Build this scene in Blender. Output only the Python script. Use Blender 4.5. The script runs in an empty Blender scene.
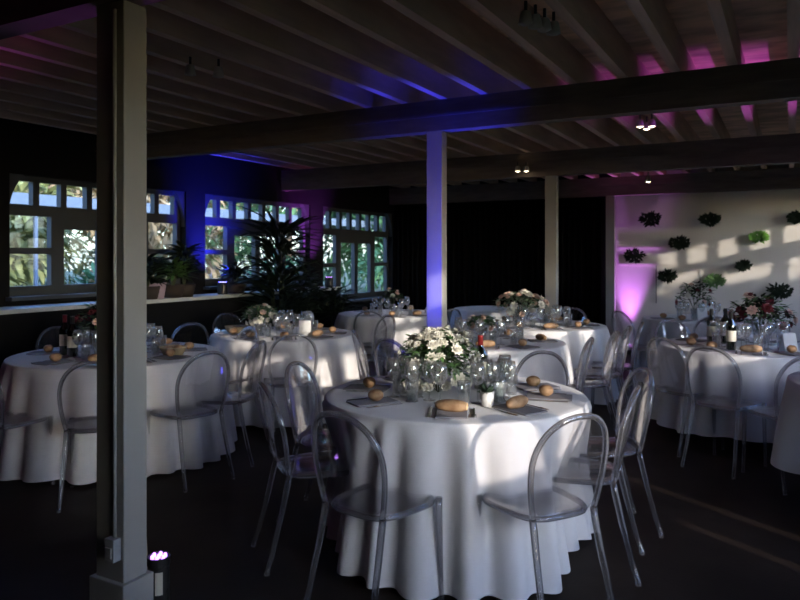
import bpy, bmesh, math, random
from mathutils import Vector, Matrix
PI = math.pi
sc = bpy.context.scene
COL = sc.collection
random.seed(7)

# ------------------------------------------------------------------ frame of reference
TH = math.radians(28.7)          # the camera looks this far left of the hall's long axis
CS, SN = math.cos(TH), math.sin(TH)
def W(x, d, z=0.0):              # metres right of / ahead of the viewer -> hall coordinates
    return Vector((CS*x - SN*d, SN*x + CS*d, z))
EYE = 1.5

# ------------------------------------------------------------------ camera
cam = bpy.data.cameras.new('camera'); camo = bpy.data.objects.new('camera', cam); COL.objects.link(camo)
camo.location = (0, 0, EYE); camo.rotation_euler = (PI/2, 0, TH)
cam.sensor_width = 36; cam.lens = 713/800*36; cam.shift_y = -44/800
cam.clip_start = .05; cam.clip_end = 300
cam.dof.use_dof = True; cam.dof.focus_distance = 3.9; cam.dof.aperture_fstop = 3.2
sc.camera = camo

# ------------------------------------------------------------------ world, sun, exposure
SUN = Vector((-1.6, 1.0, -.243*1.6)).normalized()      # direction the light travels
w = bpy.data.worlds.new('world'); sc.world = w; w.use_nodes = True
nt = w.node_tree; nt.nodes.clear()
sky = nt.nodes.new('ShaderNodeTexSky'); sky.sky_type = 'NISHITA'; sky.sun_disc = False
sky.sun_elevation = math.asin(-SUN.z); sky.sun_rotation = math.atan2(-SUN.x, -SUN.y)
sky.air_density = 1.0; sky.dust_density = 1.5; sky.ozone_density = 1.5
bg = nt.nodes.new('ShaderNodeBackground'); bg.inputs[1].default_value = 1.15
out = nt.nodes.new('ShaderNodeOutputWorld')
tint = nt.nodes.new('ShaderNodeMix'); tint.data_type = 'RGBA'; tint.blend_type = 'MULTIPLY'; tint.inputs[0].default_value = 1
tint.inputs[7].default_value = (.74, .92, 1.38, 1); nt.links.new(sky.outputs[0], tint.inputs[6])
nt.links.new(tint.outputs[2], bg.inputs[0]); nt.links.new(bg.outputs[0], out.inputs[0])
sl = bpy.data.lights.new('sun', 'SUN'); sl.energy = 2.95; sl.angle = math.radians(.7); sl.color = (1, .88, .76)
so = bpy.data.objects.new('sun', sl); COL.objects.link(so); so.rotation_euler = SUN.to_track_quat('-Z', 'Y').to_euler()
so.location = (8, -5, 6)
sc.view_settings.view_transform = 'Standard'; sc.view_settings.look = 'None'
sc.view_settings.exposure = 0.35; sc.view_settings.gamma = 1; sc.view_settings.use_curve_mapping = False
sc.cycles.max_bounces = 10; sc.cycles.transparent_max_bounces = 24
sc.cycles.transmission_bounces = 8; sc.cycles.diffuse_bounces = 4; sc.cycles.glossy_bounces = 4
sc.cycles.caustics_reflective = False; sc.cycles.caustics_refractive = False
sc.cycles.sample_clamp_indirect = 3.0
LED = 1.0

# ------------------------------------------------------------------ materials
def mat(name, col, rough=.6, metal=0, var=0, vscale=8, bump=0, bscale=30, spec=.5, stretch=None, col2=None, sheen=0):
    m = bpy.data.materials.new(name); m.use_nodes = True
    n = m.node_tree.nodes; l = m.node_tree.links; b = n['Principled BSDF']
    b.inputs['Base Color'].default_value = (*col, 1); b.inputs['Roughness'].default_value = rough
    b.inputs['Metallic'].default_value = metal; b.inputs['Specular IOR Level'].default_value = spec
    if sheen: b.inputs['Sheen Weight'].default_value = sheen
    tc = n.new('ShaderNodeTexCoord'); src = tc.outputs['Object']
    if stretch:
        mp = n.new('ShaderNodeMapping'); mp.inputs['Scale'].default_value = stretch
        l.new(src, mp.inputs[0]); src = mp.outputs[0]
    if var or col2:
        t = n.new('ShaderNodeTexNoise'); t.inputs['Scale'].default_value = vscale; t.inputs['Detail'].default_value = 5
        l.new(src, t.inputs[0]); r = n.new('ShaderNodeValToRGB')
        a = col2 if col2 else tuple(c*(1-var) for c in col)
        bb = col if col2 else tuple(min(1, c*(1+var)) for c in col)
        r.color_ramp.elements[0].color = (*a, 1); r.color_ramp.elements[1].color = (*bb, 1)
        r.color_ramp.elements[0].position = .35; r.color_ramp.elements[1].position = .65
        l.new(t.outputs['Fac'], r.inputs[0]); l.new(r.outputs[0], b.inputs['Base Color'])
    if bump:
        t = n.new('ShaderNodeTexNoise'); t.inputs['Scale'].default_value = bscale; t.inputs['Detail'].default_value = 4
        l.new(src, t.inputs[0]); bp = n.new('ShaderNodeBump'); bp.inputs['Strength'].default_value = bump
        bp.inputs['Distance'].default_value = .01
        l.new(t.outputs['Fac'], bp.inputs['Height']); l.new(bp.outputs[0], b.inputs['Normal'])
    return m
def emis(name, col, s):
    m = bpy.data.materials.new(name); m.use_nodes = True; b = m.node_tree.nodes['Principled BSDF']
    b.inputs['Base Color'].default_value = (*col, 1); b.inputs['Emission Color'].default_value = (*col, 1)
    b.inputs['Emission Strength'].default_value = s; return m
def clear(name, tint, base, edge, rough=.04, glassy=0.0, haze=0.0):
    """thin clear plastic or glass: see-through face on, mirror-like towards its edges"""
    m = bpy.data.materials.new(name); m.use_nodes = True; n = m.node_tree.nodes; l = m.node_tree.links
    n.remove(n['Principled BSDF']); o = n['Material Output']
    tr = n.new('ShaderNodeBsdfTransparent'); tr.inputs[0].default_value = (*tint, 1)
    gl = n.new('ShaderNodeBsdfGlossy'); gl.inputs['Roughness'].default_value = rough; gl.inputs[0].default_value = (.95, .95, .97, 1)
    lw = n.new('ShaderNodeLayerWeight'); lw.inputs[0].default_value = .35
    mr = n.new('ShaderNodeMapRange'); mr.inputs[3].default_value = base; mr.inputs[4].default_value = edge
    l.new(lw.outputs['Facing'], mr.inputs[0])
    mx = n.new('ShaderNodeMixShader'); l.new(mr.outputs[0], mx.inputs[0]); l.new(tr.outputs[0], mx.inputs[1]); l.new(gl.outputs[0], mx.inputs[2])
    last = mx
    if glassy:
        g = n.new('ShaderNodeBsdfGlass'); g.inputs['IOR'].default_value = 1.45; g.inputs['Roughness'].default_value = .03
        m2 = n.new('ShaderNodeMixShader'); m2.inputs[0].default_value = glassy
        l.new(last.outputs[0], m2.inputs[1]); l.new(g.outputs[0], m2.inputs[2]); last = m2
    if haze:
        d = n.new('ShaderNodeBsdfDiffuse'); d.inputs[0].default_value = (.8, .8, .84, 1)
        t2 = n.new('ShaderNodeBsdfTranslucent'); t2.inputs[0].default_value = (.8, .8, .84, 1)
        md = n.new('ShaderNodeMixShader'); md.inputs[0].default_value = .4
        l.new(d.outputs[0], md.inputs[1]); l.new(t2.outputs[0], md.inputs[2])
        m2 = n.new('ShaderNodeMixShader'); m2.inputs[0].default_value = haze
        l.new(last.outputs[0], m2.inputs[1]); l.new(md.outputs[0], m2.inputs[2]); last = m2
    l.new(last.outputs[0], o.inputs[0]); return m
M = dict(
    paint=mat('post_paint', (.37, .36, .335), .5, var=.05, vscale=3),
    beam=mat('beam_wood', (.17, .135, .115), .7, var=.15, vscale=4, stretch=(1, 1, 6)),
    joist=mat('joist_wood', (.56, .40, .29), .7, var=.15, vscale=3, stretch=(6, .5, 3)),
    board=mat('ceiling_board', (.68, .48, .31), .8, var=.3, vscale=2.5, stretch=(1, 3, 1)),
    floor=mat('dark_floor', (.030, .022, .017), .62, var=.35, vscale=1.6, bump=.12, bscale=60, spec=.12),
    wall=mat('pale_wall', (.74, .71, .67), .8, var=.04, vscale=1.2, bump=.05, bscale=20),
    darkwall=mat('dark_wall', (.010, .010, .011), .9, spec=.15),
    curtain=mat('black_drape', (.005, .005, .0055), .95, spec=.1),
    frame=mat('window_paint', (.05, .056, .062), .55, var=.06, vscale=5),
    white=mat('white_paint', (.6, .6, .58), .5),
    cloth=mat('white_linen', (.80, .79, .80), .85, bump=.08, bscale=160, var=.02, vscale=6, sheen=.15),
    napkin=mat('grey_linen', (.27, .26, .28), .9, bump=.1, bscale=140, var=.06),
    crust=mat('bread_crust', (.46, .29, .16), .6, col2=(.26, .14, .07), vscale=22, bump=.3, bscale=40),
    crumb=mat('bread_cut', (.75, .52, .28), .8, bump=.4, bscale=80),
    steel=mat('cutlery_steel', (.7, .7, .72), .18, metal=1),
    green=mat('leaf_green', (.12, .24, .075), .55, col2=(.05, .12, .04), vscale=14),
    sage=mat('leaf_sage', (.20, .27, .19), .6, col2=(.10, .17, .10), vscale=14),
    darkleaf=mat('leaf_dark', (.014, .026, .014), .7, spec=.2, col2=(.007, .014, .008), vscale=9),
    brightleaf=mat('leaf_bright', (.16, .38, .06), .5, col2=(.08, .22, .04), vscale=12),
    stem=mat('plant_stem', (.06, .07, .03), .7),
    petal=mat('petal_white', (.82, .80, .72), .7, var=.04),
    blush=mat('petal_blush', (.78, .55, .46), .7, var=.08),
    darkred=mat('petal_burgundy', (.16, .02, .03), .7, var=.2),
    ceramic=mat('white_ceramic', (.78, .78, .76), .35),
    card=mat('menu_card', (.80, .80, .80), .8),
    kraft=mat('kraft_paper', (.42, .34, .22), .85, var=.08),
    bottle=clear('bottle_glass', (.10, .16, .06), .10, .85, glassy=0),
    redglass=clear('red_wine_glass', (.20, .03, .02), .08, .8),
    foil=mat('bottle_foil', (.28, .03, .03), .35, metal=.4),
    label=mat('bottle_label', (.66, .62, .52), .8),
    glass=clear('drinking_glass', (.955, .97, .965), .07, .92, rough=.02, haze=.045),
    water=clear('water', (.90, .95, .95), .04, .5, rough=.0),
    wine=clear('table_wine', (.9, .72, .35), .06, .5, rough=.0),
    panel=clear('clear_plastic_panel', (.93, .928, .937), .035, .50, rough=.04, haze=.012),
    tube=clear('clear_plastic_rod', (.74, .74, .77), .10, .95, rough=.06, glassy=.42, haze=.065),
    pane=clear('window_pane', (.97, .98, .98), .02, .35, rough=.0),
    black=mat('black_plastic', (.02, .02, .02), .4),
    grey=mat('grey_plastic', (.45, .45, .44), .45),
    lamp=emis('warm_bulb', (1, .83, .58), 7.0),
    dimlamp=mat('unlit_lamp', (.42, .38, .33), .5),
    ledp=emis('purple_led', (.55, .25, 1), 3.0),
    ledb=emis('blue_led', (.12, .12, 1), 10),
    terracotta=mat('pot_dark', (.05, .035, .03), .7),
    pinkpot=mat('pot_pale', (.55, .42, .50), .5),
    grass=mat('lawn', (.06, .085, .02), .9, col2=(.09, .09, .035), vscale=1.5, bump=.4, bscale=12),
    treeleaf=mat('tree_leaf', (.24, .27, .12), .7, col2=(.12, .16, .06), vscale=1.2),
    treeleaf2=mat('tree_leaf_dark', (.07, .19, .09), .7, col2=(.03, .10, .05), vscale=1.2),
    dryleaf=mat('dry_leaf', (.34, .28, .18), .8, col2=(.20, .17, .10), vscale=1.2),
    bark=mat('bark', (.30, .24, .18), .9, var=.3, vscale=6),
    roofblue=mat('pale_blue_roof', (.09, .13, .19), .6, var=.05),
    petalpink=mat('petal_pink', (.6, .12, .4), .6),
)

# ------------------------------------------------------------------ mesh helpers
def link(name, bm, m, parent=None, smooth=False, bevel=0):
    me = bpy.data.meshes.new(name); bm.normal_update(); bm.to_mesh(me); bm.free()
    ms = m if isinstance(m, (list, tuple)) else [m]
    for q in ms: me.materials.append(q)
    if smooth:
        for p in me.polygons: p.use_smooth = True
    o = bpy.data.objects.new(name, me); COL.objects.link(o)
    if parent: o.parent = parent
    if bevel:
        b = o.modifiers.new('bevel', 'BEVEL'); b.width = bevel; b.segments = 2; b.limit_method = 'ANGLE'
    return o
def box(bm, x0, x1, y0, y1, z0, z1, mi=0, rot=None):
    v = [bm.verts.new((x, y, z)) for x in (x0, x1) for y in (y0, y1) for z in (z0, z1)]
    for f in ((0,1,3,2),(4,6,7,5),(0,4,5,1),(2,3,7,6),(0,2,6,4),(1,5,7,3)):
        q = bm.faces.new([v[i] for i in f]); q.material_index = mi
    if rot is not None: bmesh.ops.transform(bm, matrix=rot, verts=v)
    return v
def tube(bm, pts, rad, n=8, closed=False, mi=0, flat=1.0):
    pts = [Vector(p) for p in pts]; k = len(pts)
    rs = rad if isinstance(rad, (list, tuple)) else [rad]*k
    rings = []; up = None
    for i, p in enumerate(pts):
        if closed: t = (pts[(i+1) % k] - pts[i-1]).normalized()
        else: t = (pts[min(i+1, k-1)] - pts[max(i-1, 0)]).normalized()
        if up is None: up = Vector((0, 0, 1)) if abs(t.z) < .9 else Vector((0, 1, 0))
        a = (up - t*up.dot(t)).normalized(); up = a; b = t.cross(a)
        rings.append([bm.verts.new(p + (a*math.cos(2*PI*j/n)*flat + b*math.sin(2*PI*j/n))*rs[i]) for j in range(n)])
    m = k if closed else k-1
    for i in range(m):
        A, B = rings[i], rings[(i+1) % k]
        for j in range(n):
            f = bm.faces.new((A[j], A[(j+1) % n], B[(j+1) % n], B[j])); f.material_index = mi
    if not closed:
        bm.faces.new(rings[0][::-1]).material_index = mi; bm.faces.new(rings[-1]).material_index = mi
def lathe(bm, prof, n=20, c=(0,0,0), mi=0, cap0=True, cap1=True, wob=None):
    c = Vector(c); rings = []
    for r, z in prof:
        rings.append([bm.verts.new(c + Vector((r*math.cos(2*PI*j/n), r*math.sin(2*PI*j/n), z))) for j in range(n)])
    for A, B in zip(rings, rings[1:]):
        for j in range(n):
            f = bm.faces.new((A[j], A[(j+1) % n], B[(j+1) % n], B[j])); f.material_index = mi
    if cap0: bm.faces.new(rings[0][::-1]).material_index = mi
    if cap1: bm.faces.new(rings[-1]).material_index = mi
def leaf(bm, p, d, L, Wd, up=None, mi=0, curl=.25):
    """one curved leaf blade with a midrib fold"""
    d = Vector(d).normalized(); up = Vector(up) if up else Vector((random.uniform(-.4,.4), random.uniform(-.4,.4), 1))
    s = d.cross(up)
    if s.length < 1e-3: s = d.cross(Vector((1,0,0)))
    s.normalize(); n = s.cross(d)
    p = Vector(p); mid = []; le = []; ri = []
    for t, ww in ((0, .08), (.35, 1), (.72, .7), (1, .03)):
        q = p + d*L*t - n*L*curl*t*t
        mid.append(bm.verts.new(q)); le.append(bm.verts.new(q + s*Wd*ww*.5 + n*Wd*ww*.15)); ri.append(bm.verts.new(q - s*Wd*ww*.5 + n*Wd*ww*.15))
    for i in range(3):
        for a, b in ((le, mid), (mid, ri)):
            f = bm.faces.new((a[i], b[i], b[i+1], a[i+1])); f.material_index = mi; f.smooth = True
def blob(bm, c, r, sx=1, sy=1, sz=1, sub=2, rough=0, mi=0):
    g = bmesh.ops.create_icosphere(bm, subdivisions=sub, radius=1)
    for v in g['verts']:
        k = 1 + random.uniform(-rough, rough)
        v.co = Vector((c[0] + v.co.x*r*sx*k, c[1] + v.co.y*r*sy*k, c[2] + v.co.z*r*sz*k))
    fs = {f for v in g['verts'] for f in v.link_faces}
    for f in fs: f.material_index = mi
def flower_bm(c, r, dirn, layers=3):
    """a full bloom: rings of cupped petals round a heart"""
    bm = bmesh.new(); dirn = Vector(dirn).normalized(); q = Vector((0,0,1)).rotation_difference(dirn).to_matrix().to_4x4()
    blob(bm, (0,0,r*.18), r*.33, sub=1)
    for L in range(layers):
        n = 5 + L*2; tilt = .35 + .42*L
        for k in range(n):
            a = 2*PI*k/n + L*.5
            dx = Vector((math.cos(a)*math.sin(tilt), math.sin(a)*math.sin(tilt), math.cos(tilt)))
            leaf(bm, Vector((math.cos(a), math.sin(a), 0))*r*.10, dx, r*(.75+.16*L), r*.75, up=(math.cos(a)*-1, math.sin(a)*-1, .6), curl=-.25+.2*L)
    bmesh.ops.transform(bm, matrix=Matrix.Translation(Vector(c)) @ q, verts=bm.verts)
    return bm
def root(name, loc=(0,0,0), rz=0):
    o = bpy.data.objects.new(name, None); COL.objects.link(o); o.location = loc; o.rotation_euler = (0,0,rz); o.empty_display_size = .1
    return o
def tag(o, label, cat, group=None, kind=None):
    o['label'] = label; o['category'] = cat
    if group: o['group'] = group
    if kind: o['kind'] = kind
    return o
def struct(o): o['kind'] = 'structure'; return o
def kids(o): return [c for c in ALLK.get(o.name, [])]
ALLK = {}
def copy_tree(o, parent=None):
    c = o.copy(); COL.objects.link(c)
    if parent: c.parent = parent
    for ch in list(o.children): copy_tree(ch, c)
    return c
class Proto:
    """first use hands out the thing itself, later uses a copy of it and all its parts"""
    def __init__(s, o): s.o = o; s.n = 0
    def put(s, loc, rz, label, cat, group=None, scale=None):
        o = s.o if s.n == 0 else copy_tree(s.o)
        s.n += 1; o.location = loc; o.rotation_euler = (0, 0, rz)
        if scale: o.scale = scale
        for k in ('label', 'category', 'group'):
            if k in o: del o[k]
        return tag(o, label, cat, group)

# ------------------------------------------------------------------ the hall
XL, XR = -6.35, 1.6             # side walls (inner faces)
YN, YF = -4.6, 11.42            # near and far walls
ZC, ZJ, ZB = 2.94, 2.715, 2.43   # ceiling boards, joist underside, beam underside
bm = bmesh.new(); box(bm, XL-.2, XR+.2, YN-.2, YF+.2, -.12, 0); struct(link('floor', bm, M['floor']))
bm = bmesh.new(); box(bm, XL-.2, XR+.2, YN-.2, YF+.2, ZC, ZC+.15); struct(link('ceiling', bm, M['board']))
bm = bmesh.new(); box(bm, XL-.2, XR+.2, YN-.2, YN, 0, ZC); struct(link('wall_near', bm, M['darkwall']))
XP = -2.44
bm = bmesh.new(); box(bm, .38, .50, -2.6, .85, 0, ZC); struct(link('wall_added_shade', bm, M['darkwall']))  # added out of view: keeps window light off the nearest post and left table
bm = bmesh.new(); box(bm, XP+.02, XR+.2, YF, YF+.2, 0, ZC); struct(link('wall_far', bm, M['wall']))
bm = bmesh.new(); box(bm, XL-.2, XP+.02, YF, YF+.2, 0, ZC); struct(link('wall_back', bm, M['darkwall']))
for z in (1.64, 1.32, 1.40):
    pass
bm = bmesh.new(); box(bm, XP+.1, -1.0, YF-.025, YF, 1.625, 1.65); struct(link('trim_1', bm, M['wall']))
bm = bmesh.new(); box(bm, XP+.1, XR, YF-.02, YF, 1.36, 1.385); struct(link('trim_2', bm, M['wall']))
bm = bmesh.new(); box(bm, XP+.1, XR, YF-.02, YF, 0, .14); struct(link('baseboard_far', bm, M['wall']))

def side_wall(name, x0, x1, starts, sill, ztop, m, Wd=2.2, low=None, slits=()):
    bm = bmesh.new(); y = YN
    for s0, s1, z0, z1 in slits:       # narrow open gaps low in the wall
        box(bm, x0, x1, y, s0, 0, sill) if not low or y > YN else None
        if low and y == YN:
            for s, q in sorted(low): box(bm, x0, x1, y, s, 0, sill); box(bm, x0, x1, s, s+Wd, 0, q); y = s+Wd
            low = []; box(bm, x0, x1, y, s0, 0, sill)
        box(bm, x0, x1, s0, s1, 0, z0); box(bm, x0, x1, s0, s1, z1, sill); y = s1
    for s, q in sorted(low or []):
        box(bm, x0, x1, y, s, 0, sill); box(bm, x0, x1, s, s+Wd, 0, q); y = s+Wd
    box(bm, x0, x1, y, YF, 0, sill)
    box(bm, x0, x1, YN, YF, ztop, ZC)
    y = YN
    for s in sorted(starts):
        box(bm, x0, x1, y, s, sill, ztop); y = s + Wd
    box(bm, x0, x1, y, YF, sill, ztop)
    return struct(link(name, bm, m))
def window(idx, xin, sgn, y0, sill, ztop, Wd=2.2, z_tr=1.94, right=False):
    """casement with two panes | two tall lights | casement, under a row of seven small lights"""
    r = root(f'window_{idx}', (xin, y0, 0)); struct(r)
    dep = .07; a, b = (-.09-dep, -.09) if sgn < 0 else (.09, .09+dep)
    bm = bmesh.new(); zt = ztop
    top0, top1 = z_tr+.05, ztop-.05
    lo = sill+.09
    cuts_top = [(.06+i*.301, .06+i*.301+.235) for i in range(7)]
    cols = [(.06, .49), (.63, 1.05), (1.15, 1.57), (1.71, 2.14)]
    if right: cols[2:] = [(1.15, 1.46), (1.66, 2.14)]; cuts_top = [(.06+i*.262, .06+i*.262+.20) for i in range(8)]
    def bars(cs, z0, z1):
        y = 0
        for c0, c1 in cs: box(bm, a, b, y, c0, z0, z1); y = c1
        box(bm, a, b, y, Wd, z0, z1)
    box(bm, a, b, 0, Wd, top1, ztop); bars(cuts_top, top0, top1); box(bm, a, b, 0, Wd, z_tr-.05, top0)
    bars(cols, lo, z_tr-.05); box(bm, a, b, 0, Wd, sill, lo)
    zm = (lo + z_tr-.05)/2
    for c in (cols[0], cols[3]): box(bm, a, b, c[0], c[1], zm-.03, zm+.03)
    for c in (cols[1], cols[2]): box(bm, a, b, c[0], c[1], z_tr-.17, z_tr-.05)
    link('frame', bm, M['frame'], r)
    bm = bmesh.new(); xm = (a+b)/2
    v = [bm.verts.new(p) for p in ((xm, .02, sill+.02), (xm, Wd-.02, sill+.02), (xm, Wd-.02, ztop-.02), (xm, .02, ztop-.02))]
    bm.faces.new(v); link('glass', bm, M['pane'], r)
    bm = bmesh.new(); s = -sgn; xs = sorted((a if sgn > 0 else b, s*.10)) 
    box(bm, xs[0], xs[1], -.04, Wd+.04, sill-.035, sill); link('sill', bm, M['frame'], r)
    # curved braces across the upper corners
    for side in (0, 1):
        bm = bmesh.new(); pts = []
        R_ = .42
        outer = [(0, ztop+.12), (0, ztop-R_)]
        arc = [(R_*(1-math.cos(t)), ztop+.12-(R_+.12)*(1-math.sin(t))) for t in [i*PI/2/8 for i in range(9)]]
        poly = [(0, ztop+.12)] + arc
        if side: poly = [(Wd-y, z) for y, z in poly]
        x0, x1 = (-.085, -.02) if sgn < 0 else (.02, .085)
        A = [bm.verts.new((x0, y, z)) for y, z in poly]; B = [bm.verts.new((x1, y, z)) for y, z in poly]
        bm.faces.new(A); bm.faces.new(B[::-1])
        for i in range(len(A)): j = (i+1) % len(A); bm.faces.new((A[i], B[i], B[j], A[j]))
        bmesh.ops.recalc_face_normals(bm, faces=bm.faces)
        link('brace', bm, M['frame'], r)
    return r
LW = [4.06, 6.58, 9.12]
LS = [1.12, 1.12, .78]
side_wall('wall_left', XL-.18, XL, LW, 1.12, 2.27, M['darkwall'], low=[(9.12, .78)])
for i, y in enumerate(LW):
    window(i+1, XL, -1, y, LS[i], 2.27, z_tr=1.94 if i < 2 else 1.89)
RW = [-1.6, .98, 3.72, 6.5, 9.16]
side_wall('wall_right', XR, XR+.18, RW, 1.10, 2.42, M['paint'], low=[(-1.6, .35)], slits=[(2.80, 2.985, .25, .56), (3.21, 3.40, .25, .70)])
for i, y in enumerate(RW): window(i+4, XR, 1, y, 1.10 if y > 0 else .35, 2.42, z_tr=2.06, right=True)

# posts
def post(name, y, label, conduit=False):
    r = root(name, (XP, y, 0)); hx, hy = .066, .048; hp = .16
    if conduit: r.location.x = -2.272; hx, hy = .077, .055; hp = .27
    bm = bmesh.new(); box(bm, -hx, hx, -hy, hy, 0, ZB + (.035 if conduit else .045 if y < 6 else 0)); link('shaft', bm, M['paint'], r, bevel=.004)
    bm = bmesh.new(); box(bm, -hx-.018, hx+.018, -hy-.018, hy+.018, 0, hp); link('plinth', bm, M['paint'], r, bevel=.004)
    if conduit:
        bm = bmesh.new(); tube(bm, [(.038, -hy-.009, .43), (.038, -hy-.009, ZB)], .007, 8)
        link('conduit', bm, M['grey'], r, smooth=True)
        bm = bmesh.new(); box(bm, .012, .062, -hy-.035, -hy, .355, .44); box(bm, .02, .054, -hy-.040, -hy-.035, .37, .41)
        link('socket_box', bm, M['grey'], r, bevel=.004)
    tag(r, label, 'post'); return r
YB = [1.905, 5.06, 8.14, 11.26]
post('square_post', YB[0], 'grey painted square post nearest the viewer, with conduit and socket box on it', True)
post('square_post', YB[1], 'square post bathed in blue light in the middle of the hall')
post('square_post', YB[2], 'slim taupe square post behind the large blush flower arrangement')
post('square_post', YB[3], 'square post at the corner of the black drape and the purple lit wall')
# beams
lab = ['dark wooden cross beam above the nearest grey post, mostly out of view', 'dark wooden cross beam resting on the blue lit post',
       'dark wooden cross beam resting on the slim taupe post', 'dark wooden cross beam against the far wall']
for y, l_ in zip(YB, lab):
    up = .035 if y < 3 else .045 if y < 6 else 0; y -= .03 if y < 3 else 0
    bm = bmesh.new(); box(bm, XL, XR, y-.06, y+.06, ZB+up, ZJ)
    box(bm, XL, XR, y-.075, y+.075, ZB+.155, ZB+.175)
    tag(link('cross_beam', bm, M['beam']), l_, 'beam')
bm = bmesh.new(); box(bm, XL, XR, -1.21, -1.09, ZB, ZJ); tag(link('cross_beam', bm, M['beam']), 'dark wooden cross beam behind the viewer', 'beam')
# joists
jm = bmesh.new(); box(jm, -.030, .030, YN, YF, ZJ, ZC)
j0 = link('ceiling_joist', jm, M['joist'])
x = 1.6 - .17 - .05; k = 0; jp = Proto(j0); X0 = .015
xs = [X0 + .338*i for i in range(-19, 6)]
for x in xs:
    if XL+.05 < x < XR-.05: jp.put((x, 0, 0), 0, 'long brown ceiling joist in the row of parallel joists over the hall', 'joist', 'parallel ceiling joists')

# black drape over the back wall, with folds
bm = bmesh.new(); n = 260; prev = None
for i in range(n+1):
    x = XL+.05 + (XP-.12-XL-.05)*i/n; y = YF-.10 + .04*math.sin(i*.9) + .015*math.sin(i*.37)
    cur = [bm.verts.new((x, y, z)) for z in (.01, 1.2, ZB-.02)]
    if prev:
        for a in range(2): bm.faces.new((prev[a], cur[a], cur[a+1], prev[a+1]))
    prev = cur
dr = link('black_drape', bm, M['curtain'], smooth=True); sm = dr.modifiers.new('s', 'SOLIDIFY'); sm.thickness = .006
tag(dr, 'floor length black drape hanging across the dark back wall', 'curtain')
# ledge and sill under the left windows
bm = bmesh.new(); box(bm, XL+.12, XL+.42, 3.6, 8.9, .0, 1.00); box(bm, XL+.10, XL+.46, 3.58, 8.92, 1.00, 1.04, mi=1)
tag(link('planter_ledge', bm, [M['darkwall'], M['white']]), 'dark low ledge with a board top running under the left windows', 'ledge')

# ------------------------------------------------------------------ chairs
def seat_outline(z, inset=0, n=36):
    pts = []
    for i in range(n):
        a = 2*PI*i/n; c, s = math.cos(a), math.sin(a)
        e = .55
        x = abs(c)**e*(1 if c >= 0 else -1); y = abs(s)**e*(1 if s >= 0 else -1)
        hw = .185 + .018*y
        pts.append(Vector((x*(hw-inset), y*(.19-inset), z)))
    return pts
def hoop_pts(hw0=.160, hw1=.192, zb=.45, zs=.665, zt=.865, n=16):
    """(half width, z) from the seat up the side and over the arch"""
    P = [(hw0 + (hw1-hw0)*math.sin(t/5*PI/2), zb+(zs-zb)*t/5) for t in range(5)]
    for i in range(n+1):
        a = PI/2*i/n
        P.append((hw1*math.cos(a)**.86 if i < n else 0, zs+(zt-zs)*math.sin(a)))
    return P
def back_y(x, z):
    t = (z-.45)/.415
    return -.178 - .075*t**1.15 - .030*(1-(x/.19)**2)*(.4+.6*min(1, t*2)) 
def make_chair():
    r = root('clear_chair')
    # seat: a slightly dished slab
    bm = bmesh.new(); top = seat_outline(.455); rings = []
    for k, (ins, z) in enumerate(((.004, .438), (0, .446), (.003, .456), (.03, .455), (.09, .449), (.15, .447))):
        rings.append([bm.verts.new(p) for p in seat_outline(z, ins)])
    for A, B in zip(rings, rings[1:]):
        for j in range(36): bm.faces.new((A[j], A[(j+1) % 36], B[(j+1) % 36], B[j]))
    bm.faces.new(rings[-1]); bm.faces.new(rings[0][::-1])
    link('seat', bm, M['panel'], r, smooth=True)
    bm = bmesh.new(); tube(bm, seat_outline(.440, .006), .0125, 8, closed=True)
    link('seat_rail', bm, M['tube'], r, smooth=True)
    # back panel
    P = hoop_pts(); bm = bmesh.new(); rows = []
    bot = [(.130, .462)] 
    for hw, z in [(.120, .452)] + P[1:-1] + [(.035, .8645)]:
        rows.append([bm.verts.new((hw*t, back_y(hw*t, z), z)) for t in [q/8 for q in range(-8, 9)]])
    for A, B in zip(rows, rows[1:]):
        for j in range(16): bm.faces.new((A[j], A[j+1], B[j+1], B[j]))
    bp = link('backrest', bm, M['panel'], r, smooth=True)
    s = bp.modifiers.new('s', 'SOLIDIFY'); s.thickness = .006; s.offset = 0
    # rim
    side = [Vector((hw, back_y(hw, z), z)) for hw, z in P]
    full = side + [Vector((-p.x, p.y, p.z)) for p in side[:-1][::-1]]
    bm = bmesh.new(); tube(bm, full, .0125, 8); link('back_hoop', bm, M['tube'], r, smooth=True)
    # legs
    for sx in (1, -1):
        bm = bmesh.new()
        tube(bm, [(sx*.160, -.178, .452), (sx*.160, -.186, .41), (sx*.166, -.215, .28), (sx*.176, -.262, .10), (sx*.181, -.288, .022), (sx*.181, -.289, .018), (sx*.182, -.29, 0)],
             [.0145, .0155, .0145, .0130, .0120, .0145, .0145], 8)
        link('leg', bm, M['tube'], r, smooth=True)
    for sx in (1, -1):
        bm = bmesh.new()
        tube(bm, [(sx*.183, .168, .452), (sx*.183, .170, .40), (sx*.184, .176, .20), (sx*.186, .183, .022), (sx*.186, .183, .018), (sx*.186, .184, 0)],
             [.0165, .0155, .0135, .0115, .0140, .0140], 8)
        link('leg', bm, M['tube'], r, smooth=True)
    return r
CH = Proto(make_chair())
def chair(x, d, fx, fd, label, group=None):
    """seat centre and facing direction, in metres right of / ahead of the viewer"""
    p = W(x, d); f = W(fx, fd)
    CH.put(p, math.atan2(f.y, f.x) - PI/2, label, 'chair', group)

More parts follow.
